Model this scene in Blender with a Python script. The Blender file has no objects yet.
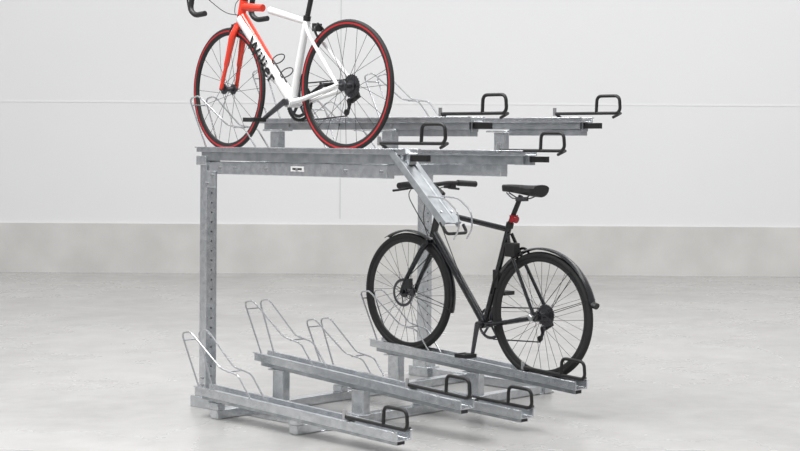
import bpy, math
from mathutils import Vector, Matrix
scene=bpy.context.scene
try: scene.view_settings.view_transform='Standard'
except Exception: pass
V=Vector
# ------------------------------------------------ materials
def nmat(name,col,metal=0,rough=.5,noise=0,scale=8,col2=None,bump=0,detail=4,coat=0,spec=None):
    m=bpy.data.materials.new(name); m.use_nodes=True
    nt=m.node_tree; b=nt.nodes['Principled BSDF']
    b.inputs['Base Color'].default_value=(*col,1); b.inputs['Metallic'].default_value=metal
    b.inputs['Roughness'].default_value=rough
    if coat: b.inputs['Coat Weight'].default_value=coat
    if spec is not None: b.inputs['Specular IOR Level'].default_value=spec
    if col2 or bump or noise:
        tc=nt.nodes.new('ShaderNodeTexCoord'); n=nt.nodes.new('ShaderNodeTexNoise')
        n.inputs['Scale'].default_value=scale; n.inputs['Detail'].default_value=detail
        nt.links.new(tc.outputs['Object'],n.inputs['Vector'])
        if col2:
            r=nt.nodes.new('ShaderNodeValToRGB')
            r.color_ramp.elements[0].position=.35; r.color_ramp.elements[0].color=(*col,1)
            r.color_ramp.elements[1].position=.65; r.color_ramp.elements[1].color=(*col2,1)
            nt.links.new(n.outputs['Fac'],r.inputs['Fac']); nt.links.new(r.outputs['Color'],b.inputs['Base Color'])
        if bump:
            bp=nt.nodes.new('ShaderNodeBump'); bp.inputs['Strength'].default_value=bump; bp.inputs['Distance'].default_value=.01
            nt.links.new(n.outputs['Fac'],bp.inputs['Height']); nt.links.new(bp.outputs['Normal'],b.inputs['Normal'])
    return m
GALV=nmat('galvanised_steel',(.54,.565,.59),.88,.25,col2=(.70,.72,.74),scale=30)
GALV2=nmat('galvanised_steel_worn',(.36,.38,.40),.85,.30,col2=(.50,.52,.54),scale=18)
WIRE=nmat('zinc_wire',(.56,.57,.59),.9,.22)
RUB=nmat('black_rubber_sleeve',(.012,.012,.013),0,.45)
TYRE=nmat('tyre_rubber',(.018,.018,.018),0,.7)
BLK=nmat('black_gloss_paint',(.008,.009,.012),0,.25,coat=.3)
MATB=nmat('matt_black_plastic',(.015,.015,.016),0,.5)
DSTEEL=nmat('dark_steel',(.10,.10,.11),.8,.35)
STEEL=nmat('bright_steel',(.55,.55,.56),.9,.28)
RED=nmat('red_paint',(.74,.045,.02),0,.25,coat=.5)
REDR=nmat('red_tyre_band',(.50,.02,.025),0,.45)
WHT=nmat('white_paint',(.80,.80,.80),0,.25,coat=.5)
REDL=nmat('red_reflector',(.45,.01,.02),0,.2)
DARK=nmat('hole_dark',(.04,.04,.045),.3,.6)

# ------------------------------------------------ mesh builder
class MB:
    def __init__(s): s.v=[]; s.f=[]
    def add(s,vs,fs):
        o=len(s.v); s.v+= [tuple(p) for p in vs]; s.f+=[tuple(i+o for i in f) for f in fs]
    def tube(s,pts,r,n=10,closed=False,flat=1.0):
        pts=[V(p) for p in pts]; N=len(pts)
        rs=r if isinstance(r,(list,tuple)) else [r]*N
        T=[]
        for i in range(N):
            if closed: t=pts[(i+1)%N]-pts[i-1]
            else: t=pts[min(i+1,N-1)]-pts[max(i-1,0)]
            T.append(t.normalized())
        a=V((0,1,0)) if abs(T[0].y)<.9 else V((0,0,1))
        nrm=(a-T[0]*a.dot(T[0])).normalized()
        vs=[]
        for i in range(N):
            nrm=(nrm-T[i]*nrm.dot(T[i])).normalized(); b=T[i].cross(nrm)
            for k in range(n):
                an=2*math.pi*k/n
                vs.append(pts[i]+nrm*(math.cos(an)*rs[i]*flat)+b*(math.sin(an)*rs[i]))
        fs=[]
        M=N if closed else N-1
        for i in range(M):
            j=(i+1)%N
            for k in range(n):
                l=(k+1)%n; fs.append((i*n+k,i*n+l,j*n+l,j*n+k))
        if not closed:
            fs.append(tuple(range(n))[::-1]); fs.append(tuple((N-1)*n+k for k in range(n)))
        s.add(vs,fs)
    def box(s,c,d,rot=None,bev=0):
        c=V(c); hx,hy,hz=[q/2 for q in d]; vs=[]
        for x in(-1,1):
            for y in(-1,1):
                for z in(-1,1):
                    p=V((x*hx,y*hy,z*hz))
                    if rot: p=rot@p
                    vs.append(c+p)
        s.add(vs,[(0,1,3,2),(4,6,7,5),(0,4,5,1),(2,3,7,6),(0,2,6,4),(1,5,7,3)])
    def lathe(s,c,prof,n=48,a0=0,a1=None,rot=None):
        c=V(c); full=a1 is None; m=n if full else n+1; vs=[]
        for i in range(m):
            an=(2*math.pi*i/n) if full else a0+(a1-a0)*i/n
            for r,y in prof:
                p=V((math.cos(an)*r,y,math.sin(an)*r))
                if rot: p=rot@p
                vs.append(c+p)
        k=len(prof); fs=[]
        for i in range(n):
            j=(i+1)%m
            for q in range(k):
                w=(q+1)%k; fs.append((i*k+q,j*k+q,j*k+w,i*k+w))
        if not full:
            fs.append(tuple(range(k))); fs.append(tuple(n*k+q for q in range(k))[::-1])
        s.add(vs,fs)
    def extr(s,prof,p0,p1):
        k=len(prof); vs=[V(p0)+V((0,y,z)) for y,z in prof]+[V(p1)+V((0,y,z)) for y,z in prof]
        fs=[(i,(i+1)%k,k+(i+1)%k,k+i) for i in range(k)]
        fs+= [tuple(range(k))[::-1],tuple(k+i for i in range(k))]
        s.add(vs,fs)
    def loft(s,secs):
        n=len(secs[0]); vs=[p for q in secs for p in q]; fs=[]
        for i in range(len(secs)-1):
            for k in range(n):
                l=(k+1)%n; fs.append((i*n+k,i*n+l,(i+1)*n+l,(i+1)*n+k))
        fs.append(tuple(range(n))[::-1]); fs.append(tuple((len(secs)-1)*n+k for k in range(n)))
        s.add(vs,fs)
    def make(s,name,mat,parent,smooth=True,bev=0):
        me=bpy.data.meshes.new(name); o=V(parent['org'])
        me.from_pydata([tuple(V(p)-o) for p in s.v],[],s.f)
        import bmesh
        bm=bmesh.new(); bm.from_mesh(me); bmesh.ops.recalc_face_normals(bm,faces=bm.faces); bm.to_mesh(me); bm.free()
        me.materials.append(mat)
        ob=bpy.data.objects.new(name,me); scene.collection.objects.link(ob); ob.parent=parent
        if smooth:
            for p in me.polygons: p.use_smooth=True
            try: me.set_sharp_from_angle(angle=math.radians(38))
            except Exception: pass
        if bev:
            m=ob.modifiers.new('bevel','BEVEL'); m.width=bev; m.segments=2; m.limit_method='ANGLE'
        return ob
def fillet(pts,r,n=6):
    pts=[V(p) for p in pts]; out=[pts[0]]
    for i in range(1,len(pts)-1):
        a,b,c=pts[i-1],pts[i],pts[i+1]
        d=min(r,(a-b).length*.48,(c-b).length*.48)
        p=b+(a-b).normalized()*d; q=b+(c-b).normalized()*d
        for k in range(n+1):
            t=k/n; out.append(p*(1-t)**2+b*(2*t*(1-t))+q*t*t)
    out.append(pts[-1]); return out

TH=math.radians(44.5); O=V((.037,7.336,0))
ROT=Matrix.Rotation(-TH,3,'Z')
def group(name,org):
    e=bpy.data.objects.new(name,None); scene.collection.objects.link(e); e.empty_display_size=.2
    e.location=O+ROT@V(org); e.rotation_euler=(0,0,-TH); e['org']=list(org); return e

# ================================================ RACK
rack=group('two_tier_bicycle_rack',(-.9,.8,0))
trays=MB(); rails=MB(); wires=MB(); hand=MB(); frame=MB(); bolts=MB(); holes=MB(); ends=MB()
def uprof(w,h,d,t=.006):
    a=w/2
    return [(-a,0),(-a,-h),(a,-h),(a,0),(a-t,0),(a-t-.004,-d),(-a+t+.004,-d),(-a+t,0)]
def tray(v,s0,s1,zf,w=.1,d=.04,low=.03,lw=.055,lip=True,rend=0):
    pr=uprof(w,d+.006,d)
    trays.extr(pr,(s0,v,zf(s0)),(s1,v,zf(s1)))
    if lip:
        for sg in(-1,1):
            y=sg*(w/2+.006)
            trays.extr([(y-.007,0),(y-.007,-.005),(y+.007,-.005),(y+.007,0)],(s0,v,zf(s0)),(s1,v,zf(s1)))
    h=d+.006
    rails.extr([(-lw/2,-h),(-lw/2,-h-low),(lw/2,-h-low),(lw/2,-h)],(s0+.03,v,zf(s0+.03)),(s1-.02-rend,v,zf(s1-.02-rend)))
def holder(v,s0,zf,k=1.0):
    for sg in(-1,1):
        y=v+sg*.043
        P=[(.14,-.02),(0,.26),(.07,.275),(.10,.26),(.31,.115),(.45,.10),(.56,-.02)]
        pts=[(s0+a,y+ sg*(.012 if z>.2 else .0),zf(s0+a)+z*k) for a,z in P]
        wires.tube(fillet(pts,.03),.0046,8)
    for a,z in((.02,.225),(.37,.105)):
        wires.tube([(s0+a,v-.05,zf(s0+a)+z*k),(s0+a,v+.05,zf(s0+a)+z*k)],.0038,6)
def handle(v,zf,s_end,dz=.018,L=.40,hoop=.090,hw=.145,off=-.05):
    y=v+off; e=s_end
    z=lambda s:zf(min(s,0))+dz
    hand.tube(fillet([(e-L,y,z(e-L)),(e-.01,y,z(e)),(e+.005,y,z(e)+.02),(e+.0,y,z(e)+hoop),(e-hw,y,z(e-hw)+hoop),(e-hw-.005,y,z(e-hw)-.005)],.03),.0088,10)
    hand.tube([(e-.01,y,z(e)),(e-.03,v+.0,z(e)),(e-.10,v+.03,z(e)-.02)],.008,8)
    for q in(e-L,):
        hand.tube([(q,y,z(q)),(q,y+.05,z(q)-.03)],.009,8)
    bolts.box((e-L-.01,y,z(e-L)+.010),(.016,.010,.042))
Hz=lambda s:.207-.058*s
Lz=lambda s:.112-.035*s
for v in(0,.88):
    tray(v,-1.49,-.015,Lz,low=.022); holder(v,-1.60,Lz); handle(v,Lz,.05,L=.40)
for v in(.44,1.32):
    tray(v,-1.535,-.02,Hz,low=.026); holder(v,-1.615,Hz); handle(v,Hz,.035,L=.40)
    for s in(-1.37,-.755):
        frame.box((s,v,(Hz(s)-.07)/2+.025),(.085,.05,Hz(s)-.07-.05))
        frame.box((s,v,.051),(.13,.08,.006)); frame.box((s,v,Hz(s)-.076),(.13,.08,.007))
for v in(0,.88):
    for s in(-1.37,-.755):
        frame.box((s,v,.066),(.07,.05,.036))
def endcap(v,s,z,w=.05,h=.02):
    holes.box((s,v,z),(.004,w,h))
for v in(0,.88): endcap(v,-.035,Lz(0)-.057,.045,.014)
for v in(.44,1.32): endcap(v,-.04,Hz(0)-.059,.045,.016)
for s in(-1.37,-.755):
    frame.box((s,.93,.025),(.06,1.90,.046))
PS=-1.70
for v in(.2,1.9):
    frame.box((-1.24,v,.028),(1.06,.06,.052))
    frame.box((PS,v,.030),(.16,.11,.06)); frame.box((PS,v,.08),(.11,.09,.05))
    frame.box((-.78,v,.034),(.10,.10,.062)); frame.box((-.80,v+.0,.003),(.16,.13,.006))
    for a in(PS-.05,PS+.05,-.81,-.75):
        for b in(-.035,.035): bolts.tube([(a,v+b,.058),(a,v+b,.074)],.008,6)
# uprights
for v in(.2,1.9):
    frame.box((PS,v,.70),(.055,.075,1.27))
    frame.box((PS-.005,v,1.335),(.085,.1,.05))
    for i in range(22):
        z=.17+i*.052
        holes.tube([(PS+.0270,v,z),(PS+.0282,v,z)],.005,8)
    frame.box((PS+.05,v-.034,1.235),(.10,.006,.09))
    for a,z in((.03,1.21),(.075,1.255),(0,.12),(0,.16)): bolts.tube([(PS+a,v-.036,z),(PS+a,v-.046,z)],.009,6)
# upper structure
Az=lambda s:1.408
Cz=lambda s:1.400
Bz=lambda s:1.567
Dz=lambda s:1.577
frame.box((-1.69,1.05,1.295),(.06,1.75,.065))
frame.box((-.75,.86,1.295),(.06,1.36,.06))
for v,z in((.2,Az),(1.08,Cz)):
    tray(v,-1.745,-.17,z,w=.1,d=.022,low=.045,lw=.078)
    frame.box((-1.0,v,1.296),(1.38 if v<1 else 1.3,.055,.066))
for v,z in((.64,Bz),(1.52,Dz)):
    tray(v,-1.74,-.15,z,w=.1,d=.022,low=.035,lw=.078)
    rails.box((-.42,v,z(0)-.08),(.5,.06,.035))
    for s in(-1.64,-.75):
        frame.box((s,v,1.41),(.07,.05,.17)); frame.box((s,v,1.502),(.16,.085,.01)); frame.box((s,v,1.333),(.13,.09,.01))
for v,z,dz,e in((.2,Az,.026,.09),(.64,Bz,.015,.08),(1.08,Cz,.0,.085),(1.52,Dz,.020,.10)):
    holder(v,-1.80,z); handle(v,z,e,dz=dz,L=.42)
    rails.box((-.21,v,z(0)-.05),(.10,.05,.05)); hand.box((-.11,v,z(0)-.045),(.10,.03,.03))
    holes.box((-.168,v,z(0)-.045),(.004,.05,.035))
for i,s in enumerate((-1.57,-1.45,-1.2,-.95,-.6,-.35)):
    bolts.tube([(s,.2-.0275,1.296),(s,.2-.036,1.296)],.008,6)
for s in(-1.5,-1.1,-.7): bolts.tube([(s,.64-.04,1.527),(s,.64-.048,1.527)],.008,6)
labels=MB(); labels.box((-.95,.2-.029,1.30),(.10,.002,.026)); labels.make('rack_label',WHT,rack,False)
lt=MB(); lt.box((-.95,.2-.0305,1.30),(.07,.002,.009)); lt.make('rack_label_print',MATB,rack,False)
# tilted lift channel hanging from the first upper tray
a=V((-.25,.2,1.405)); b=V((.10,.2,1.065)); d=(b-a).normalized(); n=V((-d.z,0,d.x))
if n.z<0:n=-n
def pv(t,y,h): return a+d*t+V((0,y,0))+n*h
L=(b-a).length; W=.055
ramp=MB()
prof=[(-W,-.03),(-W,.006),(-.022,.006),(-.018,.0),(.018,.0),(.022,.006),(W,.006),(W,-.03),(W-.006,-.03),(W-.006,-.006),(-W+.006,-.006),(-W+.006,-.03)]
ramp.loft([[pv(t,y,h) for y,h in prof] for t in(0,L)])
prof=[(-.03,-.045),(.03,-.045),(.03,-.006),(-.03,-.006)]
rails.loft([[pv(t,y,h) for y,h in prof] for t in(.0,L*.85)])
RAMPM=nmat('galvanised_ramp',(.34,.36,.38),.7,.5,col2=(.44,.46,.48),scale=25)
ramp.make('lift_channel',RAMPM,rack,True,.0015)
for t in(.05,.42): 
    for y in(-.035,.035): bolts.tube([pv(t,y,.006),pv(t,y,.011)],.006,6)
for y in(-.045,.045):
    wires.tube(fillet([pv(.30,y,-.01),pv(.40,y,.075),pv(.50,y,.09),pv(.56,y,.04),pv(.57,y,-.02)],.03),.004,8)
hand.tube(fillet([pv(.46,-.05,-.02),pv(.525,-.05,-.03),pv(.525,.09,-.03),pv(.48,.09,-.02)],.02),.0075,8)
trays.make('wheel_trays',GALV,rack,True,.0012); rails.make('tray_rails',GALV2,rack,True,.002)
wires.make('wheel_holder_wires',WIRE,rack); hand.make('handle_sleeves',RUB,rack)
frame.make('galvanised_frame',GALV,rack,True,.003); bolts.make('bolts',STEEL,rack)
holes.make('slots',DARK,rack,False)

# ================================================ BICYCLES
def wheel(par,pre,c,R,tr,steer=0,ns=32,tyre=TYRE,rim=MATB,rimd=.022,band=None,spoke=DSTEEL,cass=False,rotor=False):
    rot=Matrix.Rotation(steer,3,'Z'); c=V(c)
    t=MB(); Rm=R-tr
    t.lathe(c,[(Rm+tr*math.cos(q*math.pi/6),tr*math.sin(q*math.pi/6)) for q in range(12)],72,rot=rot); t.make(pre+'_tyre',tyre,par)
    if band:
        t=MB()
        for sg in(-1,1):
            t.lathe(c,[(R-tr*1.35,sg*tr*.92),(R-tr*1.35,sg*tr*1.04),(R-tr*2.05,sg*tr*.94),(R-tr*2.05,sg*tr*.7)],72,rot=rot)
        t.make(pre+'_rim_band',band,par)
    r=MB(); ro=R-2*tr+.004; w=.011
    r.lathe(c,[(ro,w),(ro,-w),(ro-rimd*.4,-w),(ro-rimd,-w*.5),(ro-rimd,w*.5),(ro-rimd*.4,w)],72,rot=rot); r.make(pre+'_rim',rim,par)
    s=MB()
    for i in range(ns):
        sg=1 if i%2 else -1; an=2*math.pi*i/ns; off=(1 if (i//2)%2 else -1)*1.15
        p=V((math.cos(an+off)*.024,sg*.028,math.sin(an+off)*.024)); q=V((math.cos(an)*(ro-rimd),0,math.sin(an)*(ro-rimd)))
        s.tube([c+rot@p,c+rot@q],.0012,5)
    s.make(pre+'_spokes',spoke,par)
    h=MB(); h.tube([c+rot@V((0,y,0)) for y in(-.055,-.045,-.034,-.033,-.026,-.024,.024,.026,.033,.034,.045,.055)],[.008,.010,.012,.028,.028,.014,.014,.028,.028,.012,.01,.008],16)
    h.make(pre+'_hub',DSTEEL,par)
    if cass:
        k=MB()
        for i in range(7):
            rr=.058-.0052*i; y=.034+.0035*i; nT=24-2*i
            vs=[];N=nT*2
            for j in range(N):
                an=2*math.pi*j/N; r2=rr+(.003 if j%2 else -.002)
                vs.append(c+V((math.cos(an)*r2,y,math.sin(an)*r2)))
            vs2=[p+V((0,.0015,0)) for p in vs]
            k.add(vs+vs2,[tuple(range(N))[::-1],tuple(range(N,2*N))]+[(j,(j+1)%N,N+(j+1)%N,N+j) for j in range(N)])
        k.make(pre+'_cassette',DSTEEL,par)
    if rotor:
        k=MB(); y=-.042
        k.lathe(c,[(.08,y),(.08,y-.002),(.064,y-.002),(.064,y)],48,rot=rot)
        for j in range(6):
            an=j*math.pi/3; k.tube([c+V((math.cos(an)*.02,y,math.sin(an)*.02)),c+V((math.cos(an+.5)*.066,y,math.sin(an+.5)*.066))],.003,6)
        k.lathe(c,[(.024,y+.002),(.024,y-.004),(.004,y-.004),(.004,y+.002)],24)
        k.make(pre+'_disc_rotor',DSTEEL,par)
def chainring(par,bb,R,mat,v,y=.045,pre='chainring'):
    k=MB(); c=V((bb[0],v,bb[1])); N=88
    vo=[];vi=[]
    for j in range(N):
        an=2*math.pi*j/N; r2=R+(.002 if j%2 else -.002)
        vo.append(c+V((math.cos(an)*r2,y,math.sin(an)*r2))); vi.append(c+V((math.cos(an)*(R-.016),y,math.sin(an)*(R-.016))))
    o2=[p+V((0,.003,0)) for p in vo]; i2=[p+V((0,.003,0)) for p in vi]
    f=[]
    for j in range(N):
        l=(j+1)%N; f+=[(j,l,N+l,N+j),(2*N+j,3*N+j,3*N+l,2*N+l),(j,2*N+j,2*N+l,l),(N+j,N+l,3*N+l,3*N+j)]
    k.add(vo+vi+o2+i2,f)
    for j in range(5):
        an=2*math.pi*j/5+.3; k.tube([c+V((0,y,0)),c+V((math.cos(an)*(R-.008),y+.002,math.sin(an)*(R-.008)))],.008,6,flat=.4)
    k.make(pre,mat,par)
def chain(par,bb,hub,R,v,r2=.036):
    k=MB(); y=v+.050
    b=V((bb[0],y,bb[1])); h=V((hub[0],y,hub[1])); d=(h-b).normalized(); n=V((-d.z,0,d.x))
    if n.z<0:n=-n
    k.tube([b+n*R,h+n*r2],.004,6,flat=.7)
    j1=h+V((-.03,0,-.075)); j2=h+V((-.05,0,-.13))
    k.tube([b-n*R,j2+V((0,0,-.018)),j2+V((.018,0,.0)),j1+V((-.015,0,0)),j1+V((.012,0,.012)),h+V((.03,0,-.02))],.004,6,flat=.7)
    k.make('chain',DSTEEL,par)
    k=MB()
    for j in(j1,j2): k.lathe(j,[(.016,-.004),(.016,.004),(.003,.004),(.003,-.004)],16)
    k.tube([j1+V((0,.008,0)),j2+V((0,.008,0))],.011,8,flat=.35); k.tube([h+V((.0,.015,-.02)),h+V((.012,.022,-.05)),j1+V((0,.014,0))],.013,8)
    k.make('rear_derailleur',MATB,par)
def crank(par,bb,ang,v,Lc=.17,ped=MATB,mat=DSTEEL):
    k=MB(); p=MB()
    k.tube([(bb[0],v-.062,bb[1]),(bb[0],v+.062,bb[1])],.018,14)
    for sg,a2 in((-1,ang),(1,ang+math.pi)):
        e=V((bb[0]+math.cos(a2)*Lc,v+sg*.078,bb[1]+math.sin(a2)*Lc))
        k.tube([(bb[0],v+sg*.062,bb[1]),e],[.017,.012],10,flat=.6)
        k.tube([e,e+V((0,sg*.09,0))],.006,8)
        q=e+V((0,sg*.055,0))
        for o in(-.038,.038): p.box(q+V((o,0,0)),(.012,.085,.022))
        for o in(-.036,.036): p.box(q+V((0,o,0)),(.085,.012,.02))
        p.box(q,(.03,.07,.02))
    k.make('crank_arms',mat,par); p.make('pedals',ped,par,False,.002)
def saddle(par,c,v,L=.27,W=.15,mat=MATB):
    k=MB(); secs=[]
    for i in range(15):
        t=i/14; s=c[0]-L*.5+L*t
        w=.018+(W/2-.018)*max(0,(t-.30)/.70)**1.1 if t>.3 else .018+.004*t
        if t>.93: w*=.86
        if i==0: w*=.5
        th=.020+.016*t; zt=c[1]+.012*math.cos((t-.1)*3.0)+.018*t*t
        secs.append([V((s,v+math.cos(q*math.pi/8)*w,zt+ (math.sin(q*math.pi/8)*th*(.55 if math.sin(q*math.pi/8)>0 else 1.3)))) for q in range(16)])
    k.loft(secs); k.make('saddle',mat,par)
    k=MB()
    for sg in(-1,1):
        k.tube(fillet([(c[0]-.10,v+sg*.01,c[1]-.02),(c[0]-.05,v+sg*.022,c[1]-.05),(c[0]+.04,v+sg*.022,c[1]-.05),(c[0]+.11,v+sg*.04,c[1]-.015)],.02),.0038,6)
    k.box((c[0]-.0,v,c[1]-.052),(.05,.05,.022)); k.make('saddle_rails',DSTEEL,par)
def fender(par,pre,c,R,a0,a1,w=.021,mat=BLK,stay=None):
    k=MB(); pr=[]
    for q in range(7):
        x=-1+2*q/6; pr.append((R+.009*(1-x*x),x*w))
    pr+=[(r-.003,y) for r,y in pr[::-1]]
    k.lathe(c,pr,40,a0,a1)
    if stay:
        for an in stay:
            for sg in(-1,1): k.tube([V(c)+V((0,sg*.05,0)),V(c)+V((math.cos(an)*R,sg*w,math.sin(an)*R))],.002,6)
    k.make(pre,mat,par)

# -------- black city bike
v=1.32; city=group('black_city_bicycle',(-.78,v,.18))
RH=(-.290,.523); FH=(-1.275,.580); BB=(-.69,.447)
wheel(city,'rear_wheel',(RH[0],v,RH[1]),.340,.0175,cass=True,rim=MATB)
wheel(city,'front_wheel',(FH[0],v,FH[1]),.340,.0175,rim=MATB,rotor=True)
fender(city,'rear_mudguard',(RH[0],v,RH[1]),.354,math.radians(14),math.radians(165),w=.024,stay=[math.radians(18),math.radians(50)])
fender(city,'front_mudguard',(FH[0],v,FH[1]),.351,math.radians(-15),math.radians(120),w=.021,stay=[math.radians(-12)])
k=MB(); k.tube([(RH[0]+.340,v,RH[1]+.085),(RH[0]+.367,v,RH[1]+.077)],.017,12,flat=1.3); k.make('mudguard_reflector',MATB,city)
ST=(-.515,1.00); HT=(-1.03,1.085); HB=(-1.085,.905)
f=MB()
def T(p,q,r,n=14,flat=1.0): f.tube([(p[0],v,p[1]),(q[0],v,q[1])],r,n,flat=flat)
T(BB,ST,.0165); T(HT,HB,.021); T((HT[0]-.012,HT[1]-.04),(ST[0]-.006,ST[1]-.03),.0155)
T((HB[0]+.01,HB[1]+.025),BB,.0215)
f.tube([(BB[0],v-.036,BB[1]),(BB[0],v+.036,BB[1])],.023,16)
for sg in(-1,1):
    f.tube(fillet([(BB[0]+.01,v+sg*.022,BB[1]),(BB[0]+.10,v+sg*.04,BB[1]+.01),(RH[0],v+sg*.062,RH[1]-.005)],.05),[.012]*9,8)
    f.tube(fillet([(ST[0],v+sg*.015,ST[1]-.05),(ST[0]+.03,v+sg*.035,ST[1]-.13),(RH[0],v+sg*.062,RH[1])],.04),.0095,8)
    f.tube(fillet([(HB[0]-.005,v+sg*.02,HB[1]-.015),(HB[0]-.03,v+sg*.05,HB[1]-.06),(FH[0]+.03,v+sg*.058,FH[1]+.07),(FH[0],v+sg*.056,FH[1])],.05),[.017]*8+[.013]*8,10)
    f.box((RH[0],v+sg*.062,RH[1]),(.045,.008,.05)); 
f.tube([(HB[0]-.008,v-.05,HB[1]-.03),(HB[0]-.008,v+.05,HB[1]-.03)],.019,12)
f.box((FH[0]+.045,v-.052,FH[1]+.055),(.05,.03,.06))
f.make('frame_and_fork',BLK,city)
f=MB()
SP=(-.437,1.155)
T(ST,SP,.0135); T((ST[0]-.004,ST[1]-.02),(ST[0]+.004,ST[1]+.008),.021)
T(HT,(-1.012,1.14),.018); T((-1.008,1.145),(-1.085,1.195),.017)
bc=V((-1.09,v,1.20))
f.tube(fillet([bc+V((.045,-.31,.0)),bc+V((.02,-.12,.01)),bc+V((0,-.03,0)),bc+V((0,.03,0)),bc+V((.02,.12,.01)),bc+V((.045,.31,.0))],.05),.0125,12)
for sg in(-1,1):
    f.tube([bc+V((.028,sg*.18,.008)),bc+V((.045,sg*.315,.0))],.0175,12)
    f.tube(fillet([bc+V((.015,sg*.15,.0)),bc+V((-.035,sg*.16,-.02)),bc+V((-.045,sg*.27,-.03))],.02),.007,8)
    f.box(bc+V((-.0,sg*.145,-.005)),(.06,.04,.035))
f.tube([bc+V((-.01,-.10,.03)),bc+V((-.03,-.10,.045))],.026,14)
f.make('handlebar_and_seatpost',MATB,city)
c=MB()
c.tube(fillet([bc+V((-.02,-.14,-.01)),bc+V((-.10,-.10,-.06)),bc+V((-.07,-.02,-.2)),(HB[0]+.0,v-.03,HB[1]+.02)],.12,8),.0028,6)
c.tube(fillet([bc+V((-.02,.14,-.01)),bc+V((-.12,.08,-.05)),bc+V((-.08,.0,-.22)),(HB[0]-.01,v+.03,HB[1]-.08),(FH[0]+.05,v-.06,FH[1]+.09)],.12,8),.0028,6)
c.tube(fillet([bc+V((-.02,-.12,0)),bc+V((-.07,-.04,-.05)),(HT[0],v-.03,HT[1]-.04),(-.8,v-.022,.60),(BB[0],v-.02,BB[1]-.02)],.1,8),.0025,6)
c.make('cables',MATB,city)
saddle(city,(-.43,1.190),v)
crank(city,BB,math.radians(-97),v,.165); chainring(city,BB,.088,DSTEEL,v); chain(city,BB,RH,.088,v)
k=MB(); k.tube([(-.485,v,1.03),(-.465,v,1.025)],.020,14); k.box((-.487,v,1.03),(.03,.035,.04)); k.make('tail_light',REDL,city)
k=MB(); k.box((-.475,v-.025,.865),(.07,.05,.075)); k.lathe((-.44,v,.83),[(.05,.03),(.05,.02),(.035,.02),(.035,.03)],24)
k.box((-.60,v,.70),(.04,.04,.10)); k.make('frame_lock',MATB,city,True,.005)
k=MB(); k.tube([(RH[0]-.02,v-.07,RH[1]+.0),(RH[0]-.0,v-.075,RH[1]-.01)],.016,12); k.make('axle_nut',STEEL,city)

# -------- road bike
v=.2; road=group('road_racing_bicycle',(-1.05,v,1.386))
RH=(-.622,1.7165); FH=(-1.535,1.7165); BB=(-1.02,1.640)
wheel(road,'rear_wheel',(RH[0],v,RH[1]),.330,.0118,ns=24,rim=MATB,rimd=.022,band=REDR,spoke=MATB,cass=True)
wheel(road,'front_wheel',(FH[0],v,FH[1]),.330,.0118,steer=-math.radians(5),ns=20,rim=MATB,rimd=.022,band=REDR,spoke=MATB)
ST=(-.915,2.065); HT=(-1.415,2.185); HB=(-1.442,2.055)
f=MB(); 
f.tube([(BB[0],v,BB[1]),(ST[0],v,ST[1])],[.021,.018],14)
f.tube([(ST[0]+.004,v,ST[1]-.02),(-1.20,v,2.12)],[.016,.019],14)
f.tube([(HB[0]+.012,v,HB[1]+.035),(BB[0],v,BB[1]+.005)],[.033,.030],20)
f.tube([(BB[0],v-.042,BB[1]),(BB[0],v+.042,BB[1])],.027,16)
for sg in(-1,1):
    f.tube(fillet([(BB[0]+.01,v+sg*.022,BB[1]),(BB[0]+.1,v+sg*.035,BB[1]+.01),(RH[0],v+sg*.062,RH[1])],.05),[.015]*4+[.012]*5,10)
    f.tube(fillet([(ST[0],v+sg*.012,ST[1]-.02),(ST[0]+.04,v+sg*.03,ST[1]-.08),(RH[0],v+sg*.062,RH[1])],.04),.0095,10)
f.make('frame_white_tubes',WHT,road)
f=MB()
f.tube([(HT[0],v,HT[1]),(HB[0],v,HB[1])],[.021,.024],14)
f.tube([(-1.26,v,2.136),(HT[0]+.004,v,HT[1]-.035)],[.0198,.022],14)
for sg in(-1,1):
    f.tube(fillet([(HB[0]-.004,v+sg*.015,HB[1]-.01),(HB[0]-.016,v+sg*.036,HB[1]-.05),V((FH[0]+.035,v+sg*.044,FH[1]+.13)),(FH[0],v+sg*.052,FH[1])],.05),[.019]*8+[.015]*4+[.011]*4,10)
f.tube([(HB[0]-.002,v-.03,HB[1]-.012),(HB[0]-.002,v+.03,HB[1]-.012)],.02,12)
f.make('fork_and_head_tube',RED,road)
dt0=V((HB[0]+.012,v,HB[1]+.035)); dt1=V((BB[0],v,BB[1])); dd=(dt1-dt0)
dx=dd.normalized(); yx=V((-dx.z,0,dx.x))
f=MB(); f.tube([dt0+dd*.0+yx*.014,dt0+dd*.28+yx*.014,dt0+dd*.66+yx*.011],[.0255,.0235,.0215],18)
f.make('down_tube_red_flash',RED,road)
tx=bpy.data.curves.new('lettering','FONT'); tx.body='Wilier'; tx.size=.098; tx.extrude=.001; tx.offset=.0018; tx.space_character=1.15; tx.align_x='CENTER'; tx.align_y='CENTER'
to=bpy.data.objects.new('down_tube_lettering',tx); scene.collection.objects.link(to); to.parent=road
M=Matrix(((dx.x,yx.x,0),(0,0,-1),(dx.z,yx.z,0)))
loc=dt0+dd*.50+V((0,-.0350,0))-yx*.008-V(road['org'])
to.matrix_local=Matrix.Translation(loc)@M.to_4x4(); tx.materials.append(MATB)
f=MB()
f.tube([(ST[0],v,ST[1]),(-.845,v,2.30)],.0135,12); f.tube([(ST[0]-.003,v,ST[1]-.012),(ST[0]+.003,v,ST[1]+.012)],.020,12)
f.tube([(HT[0],v,HT[1]),(-1.405,v,2.225)],.018,12); f.tube([(-1.405,v,2.22),(-1.50,v,2.235)],.016,12)
bx=-1.50
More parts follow.
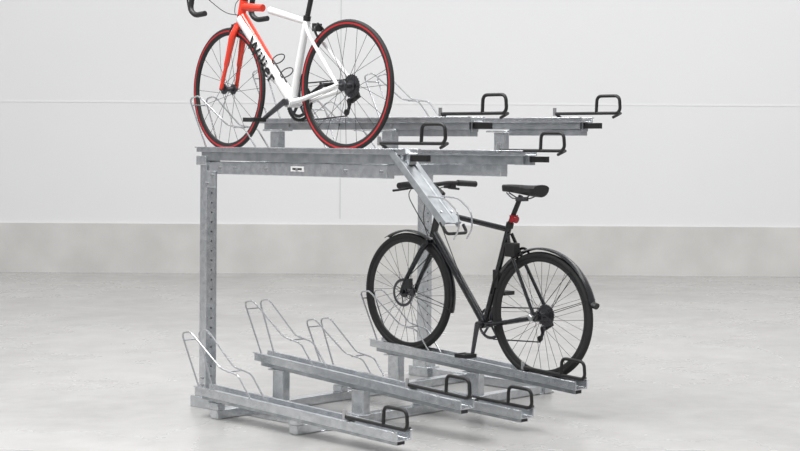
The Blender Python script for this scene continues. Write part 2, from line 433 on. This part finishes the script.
for sg in(-1,1):
    pts=[(bx,v,2.235),(bx,v+sg*.19,2.235),(bx-.085,v+sg*.205,2.232),(bx-.10,v+sg*.21,2.13),(bx-.055,v+sg*.212,2.10),(bx+.03,v+sg*.215,2.105)]
    f.tube(fillet(pts,.045),.0145,12)
    f.tube(fillet([(bx-.06,v+sg*.205,2.24),(bx-.12,v+sg*.205,2.25),(bx-.135,v+sg*.205,2.28)],.02),[.017]*7+[.014]*2,10)
    f.tube(fillet([(bx-.125,v+sg*.205,2.25),(bx-.135,v+sg*.205,2.19),(bx-.11,v+sg*.21,2.13)],.03),.005,8)
    f.tube(fillet([(bx-.08,v+sg*.19,2.25),(bx-.10,v+sg*.10,2.20),(bx-.03,v+sg*.03,2.12),(HB[0]+.02,v-.03,HB[1]+.05)],.08),.0022,6)
f.make('drop_handlebar_and_seatpost',MATB,road)
saddle(road,(-.84,2.345),v,L=.27,W=.13)
crank(road,BB,math.radians(212),v,.17,mat=DSTEEL); chainring(road,BB,.098,MATB,v); chainring(road,BB,.078,DSTEEL,v,y=.040,pre='inner_chainring'); chain(road,BB,RH,.098,v)
f=MB()
f.box((HB[0]-.035,v,HB[1]-.02),(.02,.05,.05)); f.box((ST[0]+.075,v,ST[1]-.05),(.02,.05,.04))
for sg in(-1,1):
    f.tube(fillet([(HB[0]-.04,v,HB[1]+.01),(HB[0]-.045,v+sg*.035,HB[1]-.02),(HB[0]-.05,v+sg*.018,HB[1]-.06)],.02),.006,8)
    f.tube(fillet([(ST[0]+.08,v,ST[1]-.03),(ST[0]+.09,v+sg*.035,ST[1]-.06),(ST[0]+.10,v+sg*.018,ST[1]-.10)],.02),.006,8)
for t in(.60,.76):
    p=dt0+dd*t+yx*.068
    f.tube([p+V((yx.x*math.cos(q*math.pi/8)*.036,math.sin(q*math.pi/8)*.036,yx.z*math.cos(q*math.pi/8)*.036)) for q in range(16)],.003,6,closed=True)
f.tube([dt0+dd*.56+yx*.034,dt0+dd*.82+yx*.034],.005,6)
f.box((BB[0]+.045,v+.03,BB[1]+.12),(.04,.02,.05))
f.make('brakes_and_bottle_cage',MATB,road)

# ================================================ ROOM
def cube(name,c,d,mat):
    b=MB(); b.box((0,0,0),d); me=bpy.data.meshes.new(name); me.from_pydata(b.v,[],b.f)
    import bmesh
    bm=bmesh.new(); bm.from_mesh(me); bmesh.ops.recalc_face_normals(bm,faces=bm.faces); bm.to_mesh(me); bm.free()
    me.materials.append(mat); o=bpy.data.objects.new(name,me); o.location=c; scene.collection.objects.link(o); return o
def floor_mat():
    m=bpy.data.materials.new('polished_concrete'); m.use_nodes=True; nt=m.node_tree; b=nt.nodes['Principled BSDF']
    tc=nt.nodes.new('ShaderNodeTexCoord')
    n1=nt.nodes.new('ShaderNodeTexNoise'); n1.inputs['Scale'].default_value=.7; n1.inputs['Detail'].default_value=6; n1.inputs['Roughness'].default_value=.55
    n2=nt.nodes.new('ShaderNodeTexNoise'); n2.inputs['Scale'].default_value=4.5; n2.inputs['Detail'].default_value=8; n2.inputs['Roughness'].default_value=.6
    for n in(n1,n2): nt.links.new(tc.outputs['Object'],n.inputs['Vector'])
    ml=nt.nodes.new('ShaderNodeMath'); ml.operation='MULTIPLY'; ml.inputs[1].default_value=.7; nt.links.new(n2.outputs['Fac'],ml.inputs[0])
    mx=nt.nodes.new('ShaderNodeMath'); mx.operation='ADD'; nt.links.new(n1.outputs['Fac'],mx.inputs[0]); nt.links.new(ml.outputs[0],mx.inputs[1])
    r=nt.nodes.new('ShaderNodeMapRange'); r.inputs['From Min'].default_value=.56; r.inputs['From Max'].default_value=1.14
    nt.links.new(mx.outputs[0],r.inputs['Value'])
    cr=nt.nodes.new('ShaderNodeValToRGB'); cr.color_ramp.elements[0].color=(.345,.34,.33,1); cr.color_ramp.elements[1].color=(.485,.48,.47,1)
    nt.links.new(r.outputs['Result'],cr.inputs['Fac']); nt.links.new(cr.outputs['Color'],b.inputs['Base Color'])
    r2=nt.nodes.new('ShaderNodeMapRange'); r2.inputs['From Min'].default_value=.3; r2.inputs['From Max'].default_value=.7; r2.inputs['To Min'].default_value=.20; r2.inputs['To Max'].default_value=.32
    nt.links.new(n1.outputs['Fac'],r2.inputs['Value']); nt.links.new(r2.outputs['Result'],b.inputs['Roughness'])
    return m
WALLM=nmat('white_wall_panel',(.80,.803,.813),0,.6,col2=(.82,.823,.832),scale=.3)
PLM=nmat('concrete_plinth',(.60,.59,.575),0,.7,col2=(.68,.67,.655),scale=2.0,detail=10)
SEAM=nmat('panel_joint',(.84,.84,.845),0,.5); SEAMD=nmat('panel_joint_dark',(.66,.67,.68),0,.7)
cube('floor',(0,6.5,-.1),(44,22.2,.2),floor_mat())
YW=17.45
cube('wall_back',(0,YW+.15,3.5),(44,.3,7),WALLM)
cube('baseboard_back',(0,YW-.0,.2675),(44,.06,.535),PLM)
cube('trim_1',(0,YW-.001,1.86),(44,.006,.016),SEAM)
cube('trim_2',(-.65,YW-.001,3.75),(.012,.006,6.3),SEAMD)  # vertical panel joint, a strip of darker grey than the wall
# ================================================ LIGHT
w=bpy.data.worlds.new('world'); scene.world=w; w.use_nodes=True; nt=w.node_tree; bg=nt.nodes['Background']
tc=nt.nodes.new('ShaderNodeTexCoord'); sp=nt.nodes.new('ShaderNodeSeparateXYZ'); nt.links.new(tc.outputs['Generated'],sp.inputs[0])
cr=nt.nodes.new('ShaderNodeValToRGB'); cr.color_ramp.elements[0].position=.0; cr.color_ramp.elements[0].color=(.48,.48,.49,1)
cr.color_ramp.elements[1].position=.8; cr.color_ramp.elements[1].color=(1.0,.997,.99,1)
nt.links.new(sp.outputs['Z'],cr.inputs['Fac']); nt.links.new(cr.outputs['Color'],bg.inputs['Color']); bg.inputs['Strength'].default_value=.74
def area(name,loc,rot,size,sy,e):
    l=bpy.data.lights.new(name,'AREA'); l.shape='RECTANGLE'; l.size=size; l.size_y=sy; l.energy=e
    o=bpy.data.objects.new(name,l); o.location=loc; o.rotation_euler=rot; scene.collection.objects.link(o)
area('hall_light_1',(-2,6.5,5.5),(0,math.radians(-15),0),2,5,430)
area('hall_light_2',(4,9,6.5),(0,math.radians(10),0),2,8,180)
area('hall_light_3',(0,12.5,6.8),(math.radians(32),0,0),22,2,390)
# ================================================ CAMERA
cam=bpy.data.cameras.new('camera'); co=bpy.data.objects.new('camera',cam); scene.collection.objects.link(co)
cam.sensor_width=36; cam.lens=36*1600/800; cam.shift_y=-83.5/800; cam.clip_end=100
co.matrix_world=Matrix.Translation((0,0,1.44))@Matrix.Rotation(math.radians(90),4,'X')@Matrix.Rotation(math.radians(.34),4,'Z')
scene.camera=co
